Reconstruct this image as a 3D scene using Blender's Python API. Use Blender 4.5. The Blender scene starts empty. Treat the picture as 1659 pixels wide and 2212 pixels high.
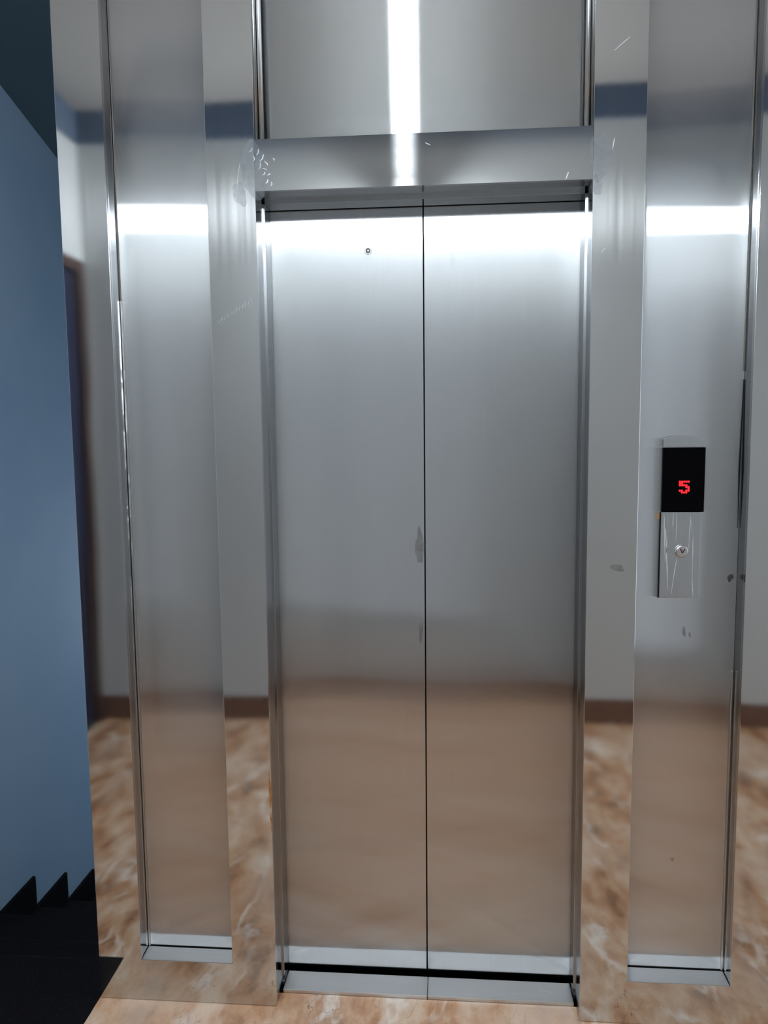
import bpy, bmesh, math, random
from mathutils import Vector, Matrix, noise
random.seed(7)
scn = bpy.context.scene
COL = scn.collection

# ------------------------------------------------------------------ camera, world, light, exposure
F_PX, IW, IH = 1700.0, 1659, 2212
cam_d = bpy.data.cameras.new('camera')
cam = bpy.data.objects.new('camera', cam_d); COL.objects.link(cam)
cam_d.sensor_fit = 'VERTICAL'; cam_d.sensor_height = 24.0
cam_d.lens = 24.0 * F_PX / IH
cam_d.clip_start = 0.02
cam.location = (0.062, -1.9224, 1.5297)
yaw, pitch, roll = [math.radians(a) for a in (-4.698, -5.98, -0.619)]
Fv = Vector((math.sin(yaw)*math.cos(pitch), math.cos(yaw)*math.cos(pitch), math.sin(pitch)))
Rv = Fv.cross(Vector((0, 0, 1))).normalized(); Uv = Rv.cross(Fv)
R2 = Rv*math.cos(roll) + Uv*math.sin(roll); U2 = Uv*math.cos(roll) - Rv*math.sin(roll)
cam.matrix_world = Matrix(((R2.x, U2.x, -Fv.x, cam.location.x), (R2.y, U2.y, -Fv.y, cam.location.y),
                           (R2.z, U2.z, -Fv.z, cam.location.z), (0, 0, 0, 1)))
scn.camera = cam
scn.view_settings.view_transform = 'Standard'
scn.view_settings.look = 'None'
scn.view_settings.exposure = 0.1
scn.view_settings.gamma = 1.0
scn.view_settings.use_curve_mapping = False
w = bpy.data.worlds.new('world'); scn.world = w; w.use_nodes = True
w.node_tree.nodes['Background'].inputs[0].default_value = (0.55, 0.75, 1.0, 1)
w.node_tree.nodes['Background'].inputs[1].default_value = 0.05
BULB = 1400.0            # bulb radiance
FILL = 42.0              # added fill light at the corridor end

# ------------------------------------------------------------------ helpers
def lin(r, g, b):
    f = lambda c: (c/255/12.92) if c/255 <= .04045 else ((c/255+.055)/1.055)**2.4
    return (f(r), f(g), f(b), 1)

def new_mat(name):
    m = bpy.data.materials.new(name); m.use_nodes = True
    return m, m.node_tree.nodes, m.node_tree.links

def pbr(name, col, rough=.6, metal=0.0, spec=.5, bump=None):
    m, N, L = new_mat(name); p = N['Principled BSDF']
    p.inputs['Base Color'].default_value = col; p.inputs['Roughness'].default_value = rough
    p.inputs['Metallic'].default_value = metal; p.inputs['Specular IOR Level'].default_value = spec
    if bump:
        t = N.new('ShaderNodeTexNoise'); t.inputs['Scale'].default_value = bump[0]; t.inputs['Detail'].default_value = 5
        b = N.new('ShaderNodeBump'); b.inputs['Strength'].default_value = bump[1]; b.inputs['Distance'].default_value = bump[2]
        g = N.new('ShaderNodeNewGeometry')
        L.new(g.outputs['Position'], t.inputs['Vector']); L.new(t.outputs['Fac'], b.inputs['Height'])
        L.new(b.outputs['Normal'], p.inputs['Normal'])
    return m

def math_node(N, L, op, a, b=None, c=None):
    n = N.new('ShaderNodeMath'); n.operation = op
    for i, v in enumerate((a, b, c)):
        if v is None: continue
        if isinstance(v, (int, float)): n.inputs[i].default_value = v
        else: L.new(v, n.inputs[i])
    return n.outputs[0]

def steel(name, col, rough, aniso, stretch, wave=(1.2, .0006), streak=(90, 2, .25), haze=None, sy=1.0):
    """Stainless steel. stretch 'h' smears reflections sideways (vertical grain), 'v' up and down,
    'y' for horizontal sheets smeared along depth."""
    m, N, L = new_mat(name)
    N.remove(N['Principled BSDF']); out = N['Material Output']
    g = N.new('ShaderNodeNewGeometry')
    mp = N.new('ShaderNodeMapping'); L.new(g.outputs['Position'], mp.inputs['Vector'])
    # fine grain: stretched along the brushing direction
    sx = {'h': (streak[0], streak[0], streak[1]), 'v': (streak[1], streak[1], streak[0]), 'y': (streak[1], streak[0], streak[0])}[stretch]
    mp.inputs['Scale'].default_value = sx
    tn = N.new('ShaderNodeTexNoise'); tn.inputs['Scale'].default_value = 1; tn.inputs['Detail'].default_value = 3
    L.new(mp.outputs[0], tn.inputs['Vector'])
    # broad waviness of thin sheet
    mp2 = N.new('ShaderNodeMapping'); L.new(g.outputs['Position'], mp2.inputs['Vector'])
    mp2.inputs['Scale'].default_value = (1, 1, sy)
    t2 = N.new('ShaderNodeTexNoise'); t2.inputs['Scale'].default_value = wave[0]; t2.inputs['Detail'].default_value = 1.0
    L.new(mp2.outputs[0], t2.inputs['Vector'])
    bp = N.new('ShaderNodeBump'); bp.inputs['Strength'].default_value = 1; bp.inputs['Distance'].default_value = wave[1]
    L.new(t2.outputs['Fac'], bp.inputs['Height'])
    gl = N.new('ShaderNodeBsdfAnisotropic'); gl.distribution = 'BECKMANN'
    r = math_node(N, L, 'MULTIPLY_ADD', tn.outputs['Fac'], rough*streak[2], rough*(1-streak[2]/2))
    L.new(r, gl.inputs['Roughness'])
    gl.inputs['Anisotropy'].default_value = aniso
    mix = N.new('ShaderNodeMix'); mix.data_type = 'RGBA'
    mix.inputs[6].default_value = tuple(c*.95 for c in col[:3])+(1,); mix.inputs[7].default_value = tuple(min(1, c*1.05) for c in col[:3])+(1,)
    L.new(tn.outputs['Fac'], mix.inputs[0]); L.new(mix.outputs[2], gl.inputs['Color'])
    L.new(bp.outputs['Normal'], gl.inputs['Normal'])
    if stretch == 'v':
        tv = N.new('ShaderNodeCombineXYZ'); tv.inputs[2].default_value = 1; tan = tv.outputs[0]
    elif stretch == 'y':
        tv = N.new('ShaderNodeCombineXYZ'); tv.inputs[1].default_value = 1; tan = tv.outputs[0]
    else:
        cr = N.new('ShaderNodeVectorMath'); cr.operation = 'CROSS_PRODUCT'; cr.inputs[0].default_value = (0.02, 0.03, 1)
        L.new(g.outputs['True Normal'], cr.inputs[1]); tan = cr.outputs[0]
    L.new(tan, gl.inputs['Tangent'])
    sh = gl.outputs[0]
    if haze:
        # haze = (roughness, anisotropy, share): a wider lobe under the mirror polish
        g2 = N.new('ShaderNodeBsdfAnisotropic'); g2.distribution = 'BECKMANN'
        g2.inputs['Roughness'].default_value = haze[0]; g2.inputs['Anisotropy'].default_value = haze[1]
        L.new(mix.outputs[2], g2.inputs['Color']); L.new(tan, g2.inputs['Tangent']); L.new(bp.outputs['Normal'], g2.inputs['Normal'])
        ms = N.new('ShaderNodeMixShader')
        # polish wears off in vertical wipes, so the share varies with the grain
        f = math_node(N, L, 'MULTIPLY', tn.outputs['Fac'], haze[2]*2)
        L.new(f, ms.inputs[0]); L.new(sh, ms.inputs[1]); L.new(g2.outputs[0], ms.inputs[2]); sh = ms.outputs[0]
    L.new(sh, out.inputs['Surface'])
    return m

def link(name, bm, mat, parent=None, smooth=False, bevel=0):
    me = bpy.data.meshes.new(name); bm.normal_update(); bm.to_mesh(me); bm.free()
    o = bpy.data.objects.new(name, me); COL.objects.link(o)
    for m in (mat if isinstance(mat, (list, tuple)) else [mat]): me.materials.append(m)
    if smooth:
        for p in me.polygons: p.use_smooth = True
    if parent is not None: o.parent = parent
    if bevel:
        b = o.modifiers.new('bevel', 'BEVEL'); b.width = bevel; b.segments = 2; b.limit_method = 'ANGLE'; b.angle_limit = math.radians(40)
    return o

def box(bm, x0, x1, y0, y1, z0, z1):
    vs = [bm.verts.new((x, y, z)) for x in (x0, x1) for y in (y0, y1) for z in (z0, z1)]
    for f in ((0, 1, 3, 2), (4, 6, 7, 5), (0, 4, 5, 1), (2, 3, 7, 6), (0, 2, 6, 4), (1, 5, 7, 3)):
        bm.faces.new([vs[i] for i in f])
    bmesh.ops.recalc_face_normals(bm, faces=bm.faces[:])

def boxes(*args):
    bm = bmesh.new()
    for a in args: box(bm, *a)
    return bm

def prism(bm, pts, a0, a1, axis='y'):
    """extrude a closed outline between a0 and a1 along an axis"""
    def P(u, v, a):
        return {'y': (u, a, v), 'x': (a, u, v), 'z': (u, v, a)}[axis]
    A = [bm.verts.new(P(u, v, a0)) for u, v in pts]; B = [bm.verts.new(P(u, v, a1)) for u, v in pts]
    bm.faces.new(A); bm.faces.new(B[::-1]); n = len(pts)
    for i in range(n): bm.faces.new((A[i], B[i], B[(i+1) % n], A[(i+1) % n]))
    bmesh.ops.recalc_face_normals(bm, faces=bm.faces[:])
    return bm

def lathe(bm, prof, center, axis='y', seg=32):
    """prof: list of (radius, distance along axis)"""
    cx, cy, cz = center; rings = []
    for r, a in prof:
        ring = []
        for i in range(seg):
            t = 2*math.pi*i/seg; c, s = r*math.cos(t), r*math.sin(t)
            ring.append(bm.verts.new({'y': (cx+c, cy+a, cz+s), 'z': (cx+c, cy+s, cz+a)}[axis]))
        rings.append(ring)
    for A, B in zip(rings, rings[1:]):
        for i in range(seg): bm.faces.new((A[i], A[(i+1) % seg], B[(i+1) % seg], B[i]))
    bm.faces.new(rings[0][::-1]); bm.faces.new(rings[-1])
    bmesh.ops.recalc_face_normals(bm, faces=bm.faces[:])
    return bm

def thing(name, label, cat, loc=(0, 0, 0), group=None):
    o = bpy.data.objects.new(name, None); COL.objects.link(o); o.location = loc
    o.empty_display_size = .1
    o['label'] = label; o['category'] = cat
    if group: o['group'] = group
    return o

def keep(o, parent):
    """parent without moving (parents have no rotation or scale)"""
    o.parent = parent; o.matrix_parent_inverse = Matrix.Translation(-Vector(parent.location))
    return o

def tag(o, label, cat, group=None):
    o['label'] = label; o['category'] = cat
    if group: o['group'] = group
    return o

def struct(name, bm, mat, parent=None, **k):
    o = link(name, bm, mat, parent, **k)
    if parent is None: o['kind'] = 'structure'
    return o

# ------------------------------------------------------------------ materials
STEEL = (.60, .61, .62, 1)
m_door = steel('hairline_steel', STEEL, .22, -.92, 'h', wave=(1.7, .010), streak=(260, 3, .1), sy=.6, haze=(.30, -.72, .07))
m_panel = steel('hairline_panel_steel', STEEL, .22, -.92, 'h', wave=(1.3, .003), streak=(260, 3, .1), haze=(.28, -.72, .035))
m_trans = steel('cross_grain_steel', STEEL, .25, -.92, 'v', wave=(1.3, .001), streak=(260, 3, .1))
m_polish = steel('polished_steel', (.62, .63, .63, 1), .065, -.2, 'h', wave=(2.2, .003), streak=(70, 1.6, .5), haze=(.30, -.66, .05))
m_header = steel('polished_header_steel', (.62, .63, .63, 1), .10, -.3, 'v', wave=(2.0, .001), streak=(60, 2, .1), haze=(.25, -.92, .09))
m_jamb = steel('jamb_steel', (.50, .51, .52, 1), .16, -.35, 'h', wave=(1.5, .001), streak=(120, 3, .2))
m_sill = steel('sill_steel', (.62, .62, .62, 1), .42, -.3, 'y', wave=(9, .0008), streak=(200, 6, .3))
m_dark = pbr('dark_steel', (.10, .09, .08, 1), .55, .3)  # dark steel for seam lines and the keyhole bore
m_black = pbr('shaft_black', (.004, .004, .005, 1), .9, spec=.1)
m_wall = pbr('landing_paint', (.61, .625, .62, 1), .7, bump=(60, .3, .002))
m_ceil = pbr('ceiling_paint', (.42, .40, .385, 1), .8)

def mat_blue(name, c1, c2):
    m, N, L = new_mat(name); p = N['Principled BSDF']
    g = N.new('ShaderNodeNewGeometry'); t = N.new('ShaderNodeTexNoise'); t.inputs['Scale'].default_value = 1.4; t.inputs['Detail'].default_value = 4
    r = N.new('ShaderNodeValToRGB'); r.color_ramp.elements[0].color = c1; r.color_ramp.elements[1].color = c2
    r.color_ramp.elements[0].position = .35; r.color_ramp.elements[1].position = .65
    L.new(g.outputs['Position'], t.inputs['Vector']); L.new(t.outputs['Fac'], r.inputs[0]); L.new(r.outputs[0], p.inputs['Base Color'])
    p.inputs['Roughness'].default_value = .62; p.inputs['Specular IOR Level'].default_value = .25
    t2 = N.new('ShaderNodeTexNoise'); t2.inputs['Scale'].default_value = 25
    b = N.new('ShaderNodeBump'); b.inputs['Distance'].default_value = .002; b.inputs['Strength'].default_value = .25
    L.new(g.outputs['Position'], t2.inputs['Vector']); L.new(t2.outputs['Fac'], b.inputs['Height']); L.new(b.outputs[0], p.inputs['Normal'])
    return m
m_blue = mat_blue('stair_wall_paint', (.30, .44, .60, 1), (.36, .49, .64, 1))
m_band = mat_blue('border_paint', (.10, .14, .21, 1), (.13, .165, .23, 1))

def mat_marble():
    m, N, L = new_mat('tan_marble'); p = N['Principled BSDF']
    g = N.new('ShaderNodeNewGeometry'); mp = N.new('ShaderNodeMapping'); L.new(g.outputs['Position'], mp.inputs['Vector'])
    mp.inputs['Rotation'].default_value = (0, 0, math.radians(-28)); mp.inputs['Scale'].default_value = (1.9, 1.0, 1)
    w1 = N.new('ShaderNodeTexNoise'); w1.inputs['Scale'].default_value = 3.2; w1.inputs['Detail'].default_value = 4
    L.new(mp.outputs[0], w1.inputs['Vector'])
    add = N.new('ShaderNodeMix'); add.data_type = 'VECTOR'; add.inputs[0].default_value = .16
    L.new(mp.outputs[0], add.inputs[4]); L.new(w1.outputs['Color'], add.inputs[5])
    a = N.new('ShaderNodeTexNoise'); a.inputs['Scale'].default_value = 7; a.inputs['Detail'].default_value = 8; a.inputs['Roughness'].default_value = .62
    L.new(add.outputs[1], a.inputs['Vector'])
    r = N.new('ShaderNodeValToRGB'); cr = r.color_ramp
    cr.elements[0].position = .34; cr.elements[0].color = (.22, .10, .045, 1)
    cr.elements[1].position = .66; cr.elements[1].color = (.66, .49, .36, 1)
    e = cr.elements.new(.45); e.color = (.44, .225, .115, 1)
    e = cr.elements.new(.53); e.color = (.53, .315, .185, 1)
    L.new(a.outputs['Fac'], r.inputs[0])
    # soft milky drifts
    cl = N.new('ShaderNodeTexNoise'); cl.inputs['Scale'].default_value = 2.6; cl.inputs['Detail'].default_value = 3
    L.new(add.outputs[1], cl.inputs['Vector'])
    c1 = N.new('ShaderNodeMapRange'); c1.inputs[1].default_value = .50; c1.inputs[2].default_value = .72
    L.new(cl.outputs['Fac'], c1.inputs[0])
    m0 = N.new('ShaderNodeMix'); m0.data_type = 'RGBA'; m0.inputs[7].default_value = (.66, .51, .40, 1)
    L.new(math_node(N, L, 'MULTIPLY', c1.outputs[0], .7), m0.inputs[0]); L.new(r.outputs[0], m0.inputs[6])
    # pale ridge veins that fade in and out, and a few dark hair cracks
    def ridge(scale, width, seed):
        t = N.new('ShaderNodeTexNoise'); t.noise_dimensions = '4D'; t.inputs['W'].default_value = seed
        t.inputs['Scale'].default_value = scale; t.inputs['Detail'].default_value = 5; t.inputs['Roughness'].default_value = .5
        L.new(add.outputs[1], t.inputs['Vector'])
        d = math_node(N, L, 'ABSOLUTE', math_node(N, L, 'SUBTRACT', t.outputs['Fac'], .5))
        mr = N.new('ShaderNodeMapRange'); mr.inputs[1].default_value = 0; mr.inputs[2].default_value = width
        mr.inputs[3].default_value = 1; mr.inputs[4].default_value = 0; L.new(d, mr.inputs[0])
        k = N.new('ShaderNodeTexNoise'); k.noise_dimensions = '4D'; k.inputs['W'].default_value = seed+5; k.inputs['Scale'].default_value = scale*1.6
        L.new(mp.outputs[0], k.inputs['Vector'])
        kr = N.new('ShaderNodeMapRange'); kr.inputs[1].default_value = .46; kr.inputs[2].default_value = .62; L.new(k.outputs['Fac'], kr.inputs[0])
        return math_node(N, L, 'MULTIPLY', mr.outputs[0], kr.outputs[0])
    mx = N.new('ShaderNodeMix'); mx.data_type = 'RGBA'; mx.inputs[7].default_value = (.80, .72, .64, 1)
    L.new(math_node(N, L, 'MULTIPLY', ridge(2.4, .022, 1.0), .8), mx.inputs[0]); L.new(m0.outputs[2], mx.inputs[6])
    mx2 = N.new('ShaderNodeMix'); mx2.data_type = 'RGBA'; mx2.inputs[7].default_value = (.10, .05, .03, 1)
    L.new(ridge(4.5, .0025, 7.0), mx2.inputs[0]); L.new(mx.outputs[2], mx2.inputs[6])
    L.new(mx2.outputs[2], p.inputs['Base Color'])
    p.inputs['Roughness'].default_value = .28
    return m
m_marble = mat_marble()
m_skirt = pbr('brown_skirting_stone', (.17, .085, .055, 1), .4, bump=(8, .1, .001))

def mat_granite():
    m, N, L = new_mat('black_granite'); p = N['Principled BSDF']
    g = N.new('ShaderNodeNewGeometry'); v = N.new('ShaderNodeTexVoronoi'); v.inputs['Scale'].default_value = 160
    L.new(g.outputs['Position'], v.inputs['Vector'])
    r = N.new('ShaderNodeValToRGB'); r.color_ramp.elements[0].color = (.09, .08, .09, 1); r.color_ramp.elements[1].color = (.005, .0045, .006, 1)
    r.color_ramp.elements[1].position = .16
    L.new(v.outputs['Distance'], r.inputs[0]); L.new(r.outputs[0], p.inputs['Base Color'])
    p.inputs['Roughness'].default_value = .7; p.inputs['Specular IOR Level'].default_value = .05
    return m
m_granite = mat_granite()

def emit(name, col, s):
    m, N, L = new_mat(name); N.remove(N['Principled BSDF']); e = N.new('ShaderNodeEmission')
    e.inputs[0].default_value = col; e.inputs[1].default_value = s; L.new(e.outputs[0], N['Material Output'].inputs[0]); return m

# ------------------------------------------------------------------ key dimensions
XO, N1, N2, D1, D2, N3, N4, XR = -.8829, -.7648, -.5151, -.3968, .3968, .516, .7713, .889
ZT, ZH, ZN, ZC = 2.2195, 2.10, .1166, 3.135
YW, XL, XRW = -2.075, -1.80, 3.30           # opposite wall, stair side wall, far right wall
NY = .055                                   # depth of the side niches
DY = .145                                   # door plane

# ------------------------------------------------------------------ the setting
bm = boxes((XO-.003, XRW, YW, .052, -.15, 0), (XL, XO-.003, YW, -.165, -.15, 0))
struct('floor', bm, m_marble)
struct('ceiling', boxes((XL, XRW, YW, .6, ZC, ZC+.1)), m_ceil)
struct('wall_back', boxes((XL-.1, XRW+.1, YW-.1, YW, -.2, ZC+.1)), m_wall)
XE = 3.3                                    # far end of the corridor: full-height opening added for the fill light
FILL_WIN = (YW+.06, -.06, .04, ZC-.06)
struct('wall_right', boxes((XE, XE+.12, YW, FILL_WIN[0], -.2, ZC+.1), (XE, XE+.12, FILL_WIN[1], .6, -.2, ZC+.1),
                           (XE, XE+.12, FILL_WIN[0], FILL_WIN[1], -.2, FILL_WIN[2]), (XE, XE+.12, FILL_WIN[0], FILL_WIN[1], FILL_WIN[3], ZC+.1)), m_wall)
# left wall of the landing, with the doorway into a flat; the same wall runs on beside the stairs in blue paint
DW = (-2.05, -1.12, 2.40)
struct('wall_left', boxes((XL-.12, XL, YW, DW[0], -.2, ZC+.1), (XL-.12, XL, DW[1], 0.0, -.2, ZC+.1), (XL-.12, XL, DW[0], DW[1], DW[2], ZC+.1)), m_wall)
struct('wall_stairwell', boxes((XL-.12, XL, 0.0, 4.6, -3.2, ZC+1.2)), m_blue)
struct('wall_stairwell_end', boxes((XL-.12, 0, 4.6, 4.7, -3.2, ZC+1.2)), m_blue)
struct('wall_front', boxes((XO+.012, -.47, .075, 4.6, -3.2, ZC+.1), (.47, XRW, .075, .6, -.2, ZC+.1),
                           (-.47, .47, .13, .6, ZT+.05, ZC+.1)), m_wall)
struct('wall_shaft', boxes((-.47, .47, .30, .34, -.3, ZT+.05), (-.47, .47, .135, .30, -.3, -.12)), m_black)
struct('baseboard_back', boxes((XL, XRW, YW, YW+.012, 0, .125)), m_skirt, bevel=.002)
struct('baseboard_left', boxes((XL, XL+.012, DW[1]+.08, -.165, 0, .125)), m_skirt, bevel=.002)
struct('trim_1', boxes((XL, XRW, YW, YW+.02, 2.975, ZC)), m_band)
struct('trim_2', boxes((XL, XL+.02, YW+.02, .0, 2.975, ZC)), m_band)
# doorway on the left wall, seen only mirrored in the steel
m_wood = pbr('brown_door_wood', (.055, .022, .016, 1), .35, bump=(14, .2, .002))
m_leaf = pbr('navy_door_leaf', (.018, .025, .062, 1), .25, bump=(7, .3, .004))
dr = struct('door_1', boxes((XL-.09, XL-.03, DW[0]+.06, DW[1]-.06, 0.005, DW[2]-.06)), m_leaf, bevel=.002)
link('door_frame', boxes((XL-.10, XL+.015, DW[0], DW[0]+.06, 0, DW[2]), (XL-.10, XL+.015, DW[1]-.06, DW[1], 0, DW[2]),
                         (XL-.10, XL+.015, DW[0]+.06, DW[1]-.06, DW[2]-.06, DW[2])), m_wood, dr, bevel=.003)
link('door_handle', lathe(bmesh.new(), [(.02, -.03), (.028, -.02), (.028, .01), (.012, .02)], (XL-.03, DW[1]-.13, 1.0), axis='z', seg=20), m_sill, dr, smooth=True)
# unseen opening added on the right, with an area light as fill
wy = [FILL_WIN[0], (FILL_WIN[0]+FILL_WIN[1])/2-.02, FILL_WIN[1]-.04]
struct('fill_window_1', boxes(*[(XE+.03, XE+.07, y, y+.04, FILL_WIN[2], FILL_WIN[3]) for y in wy], *[(XE+.03, XE+.07, a+.04, b, z, z+.04) for a, b in ((wy[0], wy[1]), (wy[1], wy[2])) for z in (FILL_WIN[2], FILL_WIN[3]-.04)]),
       pbr('fill_frame_paint', (.4, .4, .4, 1), .5))
al = bpy.data.lights.new('corridor_fill', 'AREA'); al.shape = 'RECTANGLE'; al.size = 3.4; al.size_y = 2.2; al.energy = FILL; al.color = (.80, .90, 1)
ao = bpy.data.objects.new('corridor_fill', al); COL.objects.link(ao); ao.location = (XE+.3, -1.03, 1.6)
ao.rotation_euler = (0, math.radians(90), 0)

# added window and fill light brightening the blue wall, hidden behind the lift shaft
struct('fill_window_2', boxes((-1.62, -.88, 4.585, 4.599, -.42, 1.02)), pbr('fill_frame_paint', (.5, .5, .5, 1), .5))
a2 = bpy.data.lights.new('stairwell_fill', 'AREA'); a2.shape = 'RECTANGLE'; a2.size = .7; a2.size_y = 1.4; a2.energy = 24; a2.color = (.70, .86, 1)
b2 = bpy.data.objects.new('stairwell_fill', a2); COL.objects.link(b2); b2.location = (-1.25, 4.55, .3); b2.rotation_euler = (math.radians(-90), 0, 0)

# ------------------------------------------------------------------ stairs going down beside the lift shaft
st = thing('staircase', 'black granite stairs going down behind the lift along the blue wall', 'stairs', (XL, -.165, 0))
RUN, RISE, NS = .28, .147, 12
edge0 = .155
keep(link('landing_strip', boxes((XL+.016, XO-.003, -.165, edge0, -.15, 0)), m_granite, bevel=.003), st)
for k in range(NS):
    y0 = edge0+RUN*k; z = -RISE*(k+1)
    keep(link('step', boxes((XL+.016, XO+.008, y0-.02, y0+RUN, z-.03, z), (XL+.016, XO+.008, y0, y0+.015, z, z+RISE-.03)), m_granite, bevel=.002), st)
pts = [(-.165, 0), (-.165, .145), (edge0+.0, .145)]
for k in range(NS):
    y0 = edge0+.002+RUN*k; z = -RISE*(k+1)+.145
    pts += [(y0, z), (y0+RUN, z)]
pts += [(edge0+RUN*NS, -RISE*NS-.2), (edge0, -.4)]
keep(link('stepped_skirting', prism(bmesh.new(), pts, XL+.001, XL+.015, 'x'), m_granite, bevel=.002), st)
# underside of the flight above, sloping down away from the landing
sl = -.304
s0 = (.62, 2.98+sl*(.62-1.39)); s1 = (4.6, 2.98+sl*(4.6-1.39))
struct('ceiling_stair_flight', prism(bmesh.new(), [(s0[0], s0[1]), (s1[0], s1[1]), (s1[0], s1[1]+.25), (s0[0], s0[1]+.25)], XL, XO+.012, 'x'), pbr('flight_soffit_shade', (.035, .065, .085, 1), .8))  # dark colour paints in the shadow on the wall; slab follows its edge

# ------------------------------------------------------------------ stainless lift surround
su = thing('elevator_surround', 'stainless steel lift surround with polished columns, side panels and transom', 'elevator surround', (0, 0, 0))
def side_frame(xa, xb, xc, xd, side):
    """polished sheet with a tall window for the niche panel; xa..xb and xc..xd are its two uprights"""
    bm = prism(bmesh.new(), [(xa, .0015), (xd, .0015), (xd, ZC), (xc, ZC), (xc, ZN), (xb, ZN), (xb, ZC), (xa, ZC)], 0, .012)
    if side < 0: box(bm, xa, xa+.003, .0125, .09, .0015, ZC)
    else: box(bm, xd-.003, xd, .0125, .074, .0015, ZC)
    return link('column_frame', bm, m_polish, su, bevel=.0008)
side_frame(XO, N1, N2, D1, -1)
side_frame(D2, N3, N4, XR, 1)
# niche linings: side walls, ledge and recessed hairline panel
for xa, xb in ((N1, N2), (N3, N4)):
    link('niche_lining', boxes((xa-.002, xa, .012, NY, ZN, ZC), (xb, xb+.002, .012, NY, ZN, ZC)), m_jamb, su, bevel=.0005)
    link('niche_ledge', prism(bmesh.new(), [(.0, ZN), (.0, ZN+.0015), (NY-.004, ZN+.004), (NY-.004, ZN-.004), (.012, ZN-.004)], xa+.0015, xb-.0015, 'x'), m_sill, su, bevel=.0006)
    link('side_panel', boxes((xa+.0005, xb-.0005, NY, NY+.004, ZN-.005, ZC)), m_panel, su)
# light seam beads where the panels do not quite meet the lining
link('seam_strip', boxes((N1+.0015, N1+.0055, NY-.004, NY-.0005, ZN+.006, 1.86)), m_sill, su)
link('seam_strip', boxes((N4-.0065, N4-.003, NY-.004, NY-.0005, ZN+.006, .92)), m_sill, su)
link('seam_gap', prism(bmesh.new(), [(N4-.006, 1.42), (N4-.002, 1.64), (N4-.0012, 1.64), (N4-.0035, 1.28)], NY-.003, NY-.0004, 'y'), m_black, su)
link('seam_gap', boxes((N1+.0012, N1+.0032, NY-.003, NY-.0004, 1.86, ZC)), m_dark, su)
link('seam_gap', boxes((N4-.0035, N4-.0018, NY-.003, NY-.0004, 1.66, ZC)), m_dark, su)
# header above the doors with the transom panel over it
link('header', prism(bmesh.new(), [(0, ZH), (.0016, ZT), (.080, ZT), (.080, ZT-.003), (.012, ZT-.003), (.012, ZH)], D1, D2, 'x'), m_header, su, bevel=.0006)
link('soffit', boxes((D1, D2, .012, .080, ZH, ZH+.003), (D1+.004, D2-.004, .080, .139, ZH-.0085, ZH+.003)), m_jamb, su, bevel=.0006)
m_bead = steel('bead_steel', (.75, .75, .75, 1), .38, .0, 'h', wave=(8, .0006), streak=(60, 5, .2))
TY = .085
link('transom_panel', boxes((D1, D2, TY, TY+.004, ZT-.02, ZC)), m_trans, su)
for s in (-1, 1):
    x = D1 if s < 0 else D2
    link('transom_jamb', boxes((min(x, x-s*.0015), max(x, x-s*.0015), .012, TY, ZT, ZC)), m_polish, su)
    b = bmesh.new()
    lathe(b, [(.006, ZT+.001), (.006, ZC)], (x-s*.0075, .050, 0), axis='z', seg=20)
    link('transom_bead', b, m_bead, su, smooth=True)
    # jamb beside the doors: outer return, then an inner strip set in by 4 mm
    link('door_jamb', boxes((min(x, x+s*.003), max(x, x+s*.003), .012, .080, .0015, ZH)), m_jamb, su, bevel=.0005)
    link('jamb_strip', boxes((min(x-s*.004, x+s*.003), max(x-s*.004, x+s*.003), .080, .139, .03, ZH-.0085)), m_jamb, su, bevel=.0006)
    link('jamb_toe', boxes((min(x-s*.003, x+s*.003), max(x-s*.003, x+s*.003), .080, .126, .0015, .0135)), m_sill, su, bevel=.0006)

# ------------------------------------------------------------------ lift doors
for s, lab in ((-1, 'brushed steel lift door leaf with a round keyhole, left of the centre seam'),
               (1, 'plain brushed steel lift door leaf without keyhole, right of the centre seam')):
    d = thing('elevator_door', lab, 'elevator door', (s*.2, DY, .014), 'lift door leaves')
    x0, x1 = (-.455, -.0016) if s < 0 else (.0016, .455)
    bm = boxes((x0, x1, DY, DY+.03, .0145, 2.12))
    keep(link('door_panel', bm, m_door, bevel=.0012), d)
    e = -.0016 if s < 0 else .0016
    keep(link('edge_strip', boxes((min(e, e+s*.004), max(e, e+s*.004), DY+.03, DY+.036, .02, 2.11)), m_black), d)
    if s < 0:
        c = (-.1417, DY, 1.9858)
        rg = keep(link('keyhole', lathe(bmesh.new(), [(.0060, .0), (.0066, -.0016), (.0088, -.0016), (.0094, -.0004), (.0094, .001), (.0060, .001)], c, seg=40), m_door, smooth=False), d)
        keep(link('keyhole_bore', lathe(bmesh.new(), [(.0060, -.0011), (.0060, -.0003)], c, seg=28), m_dark), rg)
        keep(link('keyhole_pin', lathe(bmesh.new(), [(.0040, -.0010), (.0036, -.0022), (.001, -.0030)], c, seg=24), m_sill, smooth=True), rg)

# ------------------------------------------------------------------ sill
si = thing('elevator_sill', 'brushed steel threshold plate on the floor under the lift doors', 'door sill', (0, .09, 0))
for xa, xb in ((-.3915, .0024), (.0032, .3915)):
    keep(link('sill_plate', boxes((xa, xb, .053, .129, -.03, .010)), m_sill, bevel=.0016), si)
keep(link('sill_channel', boxes((-.45, .45, .1295, .30, -.12, -.06)), m_black), si)
keep(link('sill_scratch', (lambda: (lambda b: [b.faces.new([b.verts.new((.318+.022*math.cos(t)*r, .074+.020*math.sin(t)*r, .0104)) for t, r in
      [(math.radians(a), 1.0) for a in range(10, 150, 10)]+[(math.radians(a), .94) for a in range(140, 0, -10)]])] and b)(bmesh.new()))(), pbr('bright_scratch', (.8, .8, .8, 1), .5)), si)

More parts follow.
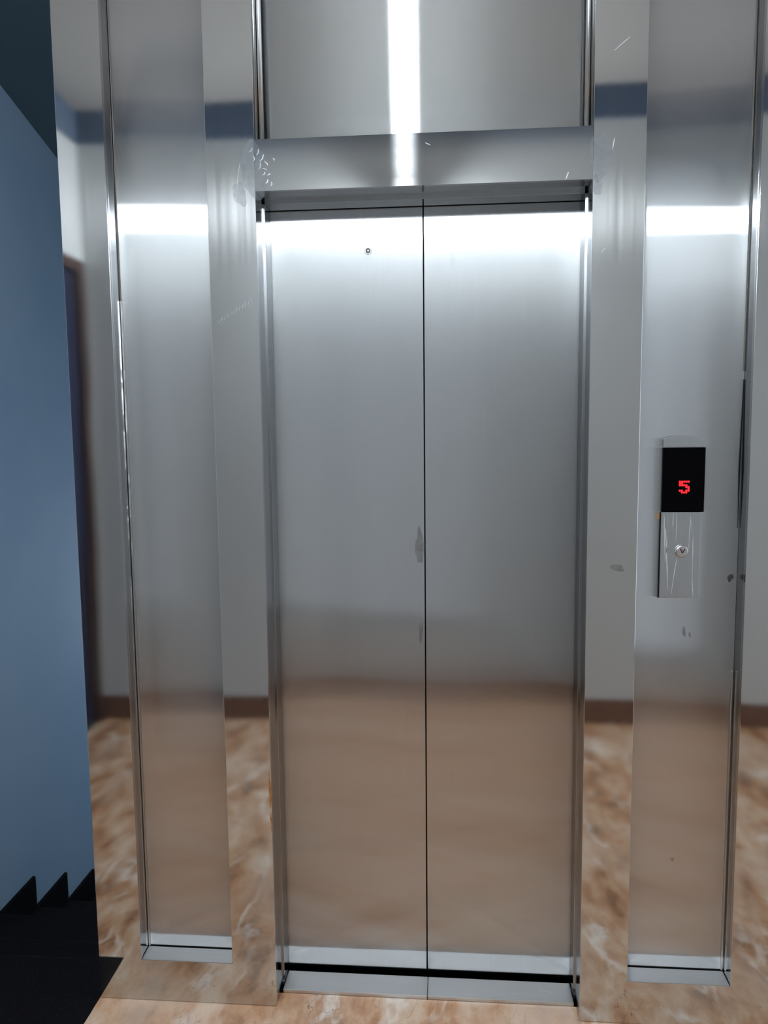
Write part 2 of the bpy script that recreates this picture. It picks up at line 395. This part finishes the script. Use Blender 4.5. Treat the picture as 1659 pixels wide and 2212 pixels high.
# ------------------------------------------------------------------ call station
cs = thing('call_panel', 'lift call station with black display and one round button on the right panel', 'call panel', (.633, NY, 1.30))
PY = NY-.0005
m_plate = steel('satin_plate_steel', (.56, .58, .60, 1), .36, -.35, 'h', wave=(6, .0006), streak=(300, 8, .3))
arc = [(.5835, 1.480)] + [(.5835+.1005*i/16, 1.4995+.0095*math.sin(math.pi*i/16)-.003*i/16) for i in range(17)] + [(.684, 1.480)]
keep(link('top_plate', prism(bmesh.new(), arc, PY-.009, PY), m_plate, bevel=.0007), cs)
dp = keep(link('display', boxes((.583, .6835, PY-.010, PY, 1.3212, 1.4785)), pbr('display_glass', (.001, .001, .0015, 1), .25, spec=.04), bevel=.0005), cs)
pat = ["11111", "10000", "11110", "00001", "00001", "10001", "01110"]
pat = ["11111", "11000", "11110", "00011", "00001", "11011", "01110"]
bm = bmesh.new(); cw, ch = .0052, .0044
for r, row in enumerate(pat):
    for c_, v in enumerate(row):
        if v == '1':
            lathe(bm, [(.00255, 0), (.00235, -.0004)], (.6352+(c_-2)*cw, PY-.0101, 1.3825+(3-r)*ch), seg=12)
dg = keep(link('floor_number', bm, emit('led_red', (1, .015, .02, 1), 2.6)), dp)
dg['label'] = 'red glowing number 5 in dots'
keep(link('lower_plate', boxes((.5825, .678, PY-.009, PY, 1.1065, 1.3205)), m_plate, bevel=.0007), cs)
bc = (.6335, PY-.009, 1.2245)
bt = keep(link('call_button', lathe(bmesh.new(), [(.0165, 0), (.0165, -.002), (.0152, -.0035), (.0142, -.0025), (.0138, -.0048), (.0125, -.0055), (.001, -.0058)], bc, seg=48),
     steel('button_steel', (.66, .66, .66, 1), .40, -.2, 'h', wave=(90, .0006), streak=(400, 60, .3)), smooth=False), cs)
bm = bmesh.new(); ay = bc[1]-.0059
for (xa, za), (xb, zb) in (((-.0040, .0068), (.0003, -.0042)), ((.0064, .0064), (.0010, -.0036))):
    dx, dz = xb-xa, zb-za; l = math.hypot(dx, dz); nx, nz = -dz/l*.0013, dx/l*.0013
    prism(bm, [(bc[0]+xa+nx, bc[2]+za+nz), (bc[0]+xb+nx, bc[2]+zb+nz), (bc[0]+xb-nx, bc[2]+zb-nz), (bc[0]+xa-nx, bc[2]+za-nz)], ay-.0004, ay+.0006)
prism(bm, [(bc[0]-.0052, bc[2]+.0062), (bc[0]-.0040, bc[2]+.0078), (bc[0]-.0028, bc[2]+.0060)], ay-.0004, ay+.0006)
keep(link('down_arrow', bm, pbr('arrow_red', (.05, .004, .008, 1), .5)), bt)
# dried drips down the lower plate
m_drip = pbr('dried_drip', (.42, .44, .47, 1), .75)
random.seed(3)
def drip(x0, z0, x1, z1, wd):
    n = 14; L_, R_ = [], []
    for i in range(n+1):
        t = i/n; x = x0+(x1-x0)*t+random.uniform(-.0004, .0004); z = z0+(z1-z0)*t; w_ = wd*(.45+.55*math.sin(math.pi*min(1, t*1.1+.05)))*random.uniform(.6, 1.2)
        L_.append((x-w_, z)); R_.append((x+w_, z))
    return L_+R_[::-1]
bm = bmesh.new()
for a in ((.590, 1.312, .594, 1.20, .0012), (.594, 1.28, .603, 1.128, .0013), (.612, 1.318, .610, 1.285, .0008), (.620, 1.318, .6195, 1.245, .0007),
          (.622, 1.205, .611, 1.118, .0009), (.653, 1.315, .650, 1.232, .0009), (.660, 1.262, .661, 1.165, .0009), (.660, 1.165, .664, 1.108, .0008),
          (.599, 1.26, .596, 1.20, .0007), (.655, 1.30, .657, 1.27, .0006)):
    prism(bm, drip(*a), PY-.0093, PY-.0089)
keep(link('dried_drips', bm, m_drip), cs)
# rust and grime round the plate
bm = bmesh.new()
prism(bm, [(.5822, 1.322), (.5822, 1.302), (.572, 1.305), (.569, 1.309), (.576, 1.314), (.578, 1.320)], PY-.0006, PY)
keep(link('rust_mark', bm, pbr('rust', (.30, .17, .07, 1), .8)), cs)
keep(link('plate_gap', boxes((.5808, .5824, PY-.006, PY, 1.1065, 1.3205)), m_black), cs)

# ------------------------------------------------------------------ marks on the steel (own shapes, thin films)
def blob(bm, cx, cz, rx, rz, y, seed, n=40, rough=.25, th=.0002):
    random.seed(seed); ph = [random.uniform(0, 6.28) for _ in range(5)]
    P = []
    for i in range(n):
        t = 2*math.pi*i/n
        k = 1+rough*sum(math.sin((j+2)*t+ph[j])/(j+1.5) for j in range(5))
        P.append((cx+rx*k*math.cos(t), cz+rz*k*math.sin(t)))
    prism(bm, P, y-th, y)
def film_mat(name, col, rough, share):
    m, N, L = new_mat(name); p = N['Principled BSDF']; p.inputs['Base Color'].default_value = col; p.inputs['Roughness'].default_value = rough
    tr = N.new('ShaderNodeBsdfTransparent'); ms = N.new('ShaderNodeMixShader')
    g = N.new('ShaderNodeNewGeometry'); t = N.new('ShaderNodeTexNoise'); t.inputs['Scale'].default_value = 60; t.inputs['Detail'].default_value = 6
    L.new(g.outputs['Position'], t.inputs['Vector'])
    f = math_node(N, L, 'MULTIPLY', t.outputs['Fac'], share*2)
    L.new(f, ms.inputs[0]); L.new(tr.outputs[0], ms.inputs[1]); L.new(p.outputs[0], ms.inputs[2]); L.new(ms.outputs[0], N['Material Output'].inputs[0])
    return m
m_film = film_mat('glue_residue', (.25, .29, .33, 1), .5, .10)
m_smear = film_mat('grey_smear', (.12, .11, .10, 1), .8, .16)
m_wrinkle = pbr('film_wrinkle', (.55, .60, .64, 1), .4)
m_rust = film_mat('orange_rust', (.35, .14, .03, 1), .8, .8)
m_grime = film_mat('black_grime', (.015, .02, .03, 1), .8, .35)

bm = bmesh.new(); blob(bm, .413, 2.150, .021, .060, -.0001, 4); blob(bm, .405, 2.085, .012, .022, -.0001, 9)
link('glue_patch', bm, m_film, su)
bm = bmesh.new(); blob(bm, -.402, 2.150, .030, .062, -.0001, 5); blob(bm, -.435, 2.095, .016, .028, -.0001, 12)
link('glue_patch', bm, m_film, su)
bm = bmesh.new(); random.seed(21)
def stroke(bm, pts, wd, y=-.0003):
    n = len(pts); Lf, Rt = [], []
    for i in range(n):
        a = pts[max(0, i-1)]; b = pts[min(n-1, i+1)]; dx, dz = b[0]-a[0], b[1]-a[1]; l = math.hypot(dx, dz) or 1
        w_ = wd*(.25+.75*math.sin(math.pi*(i+.5)/n)); nx, nz = -dz/l*w_, dx/l*w_
        Lf.append((pts[i][0]+nx, pts[i][1]+nz)); Rt.append((pts[i][0]-nx, pts[i][1]-nz))
    prism(bm, Lf+Rt[::-1], y-.0003, y)
for cx, cz, l, a, wd in ((-.388, 2.190, .016, 60, .0010), (-.378, 2.176, .020, 50, .0012), (-.384, 2.158, .018, 65, .0009), (-.368, 2.163, .012, 110, .0010),
                         (-.374, 2.140, .012, 40, .0012), (-.362, 2.138, .010, 20, .0014), (-.367, 2.122, .013, 45, .0016), (-.357, 2.116, .012, 60, .0012),
                         (-.372, 2.150, .009, 150, .0008), (-.350, 2.172, .006, 80, .0010), (-.398, 2.176, .012, 75, .0008), (-.404, 2.195, .014, 40, .0007)):
    a = math.radians(a)
    stroke(bm, [(cx+(t-.5)*l*math.cos(a)+.002*math.sin(t*5), cz+(t-.5)*l*math.sin(a)) for t in [i/8 for i in range(9)]], wd)
link('film_wrinkles', bm, m_wrinkle, su)
T9 = [i/8 for i in range(9)]
for f, wd in ((lambda t: (-.441+.010*t*t, 2.095+.075*t), .0004), (lambda t: (.440+.004*t, 2.165+.025*t), .0010), (lambda t: (.440+.035*t, 2.38+.028*t), .0007),
              (lambda t: (.418+.010*t, 1.935+.010*t), .0007), (lambda t: (.010+.012*t, 2.196-.006*t), .0007), (lambda t: (.335+.006*t, 2.102+.016*t), .0014)):
    bm = bmesh.new(); stroke(bm, [f(t) for t in T9], wd); link('scratch', bm, m_wrinkle, su)
bm = bmesh.new()
for i in range(12): stroke(bm, [(-.497+i*.0075, 1.792+i*.0042), (-.495+i*.0075, 1.797+i*.0045), (-.494+i*.0075, 1.802+i*.0045)], .0003)
o = link('scratch_row', bm, m_wrinkle, su); o['kind'] = 'stuff'
bm = bmesh.new(); blob(bm, N4-.016, 1.157, .007, .009, NY-.0002, 31); link('grime_spot', bm, m_grime, su)
for a in ((.648, 1.02, .004, .012, NY-.0002, 33), (.662, 1.012, .003, .007, NY-.0002, 34), (.470, 1.19, .016, .008, -.0001, 35), (.635, .42, .004, .006, NY-.0002, 36)):
    bm = bmesh.new(); blob(bm, *a); link('grey_scuff', bm, m_smear, su)
for a in ((D1-.0035, .60, .0025, .05, -.0001, 41), (D1-.0025, .52, .002, .02, -.0001, 42)):
    bm = bmesh.new(); blob(bm, *a, rough=.4); link('rust_streak', bm, m_rust, su)
leaf0 = [x for x in COL.objects if x.name == 'elevator_door'][0]
for a in ((-.014, 1.22, .009, .055, DY-.0002, 51), (-.012, .985, .005, .028, DY-.0002, 52)):
    bm = bmesh.new(); blob(bm, *a); keep(link('grey_smudge', bm, m_smear), leaf0)

# ------------------------------------------------------------------ lamp of the landing
LX, LY, LZ = -.142, -2.0, 2.578
lp = thing('pendant_lamp', 'lit white bulb on a ceiling cord, mirrored as the white streak in the steel', 'lamp', (LX, LY, ZC))
m_hold = pbr('holder_plastic', (.35, .35, .34, 1), .4)
keep(link('ceiling_rose', lathe(bmesh.new(), [(.012, -.030), (.030, -.022), (.042, -.008), (.042, 0)], (LX, LY, ZC), axis='z', seg=32), m_hold, smooth=True), lp)
keep(link('cord', lathe(bmesh.new(), [(.003, .12), (.003, ZC-LZ-.028)], (LX, LY, LZ), axis='z', seg=10), m_hold, smooth=True), lp)
keep(link('bulb_holder', lathe(bmesh.new(), [(.076, .018), (.070, .030), (.050, .048), (.028, .066), (.020, .080), (.018, .112), (.010, .122)], (LX, LY, LZ), axis='z', seg=40), m_hold, smooth=True), lp)
prof = [(.008, -.060), (.022, -.056), (.037, -.043), (.047, -.022), (.050, 0), (.049, .018), (.044, .034), (.036, .045)]
keep(link('bulb', lathe(bmesh.new(), prof, (LX, LY, LZ), axis='z', seg=40), emit('bulb_glow', (.87, .94, 1, 1), BULB), smooth=True), lp)
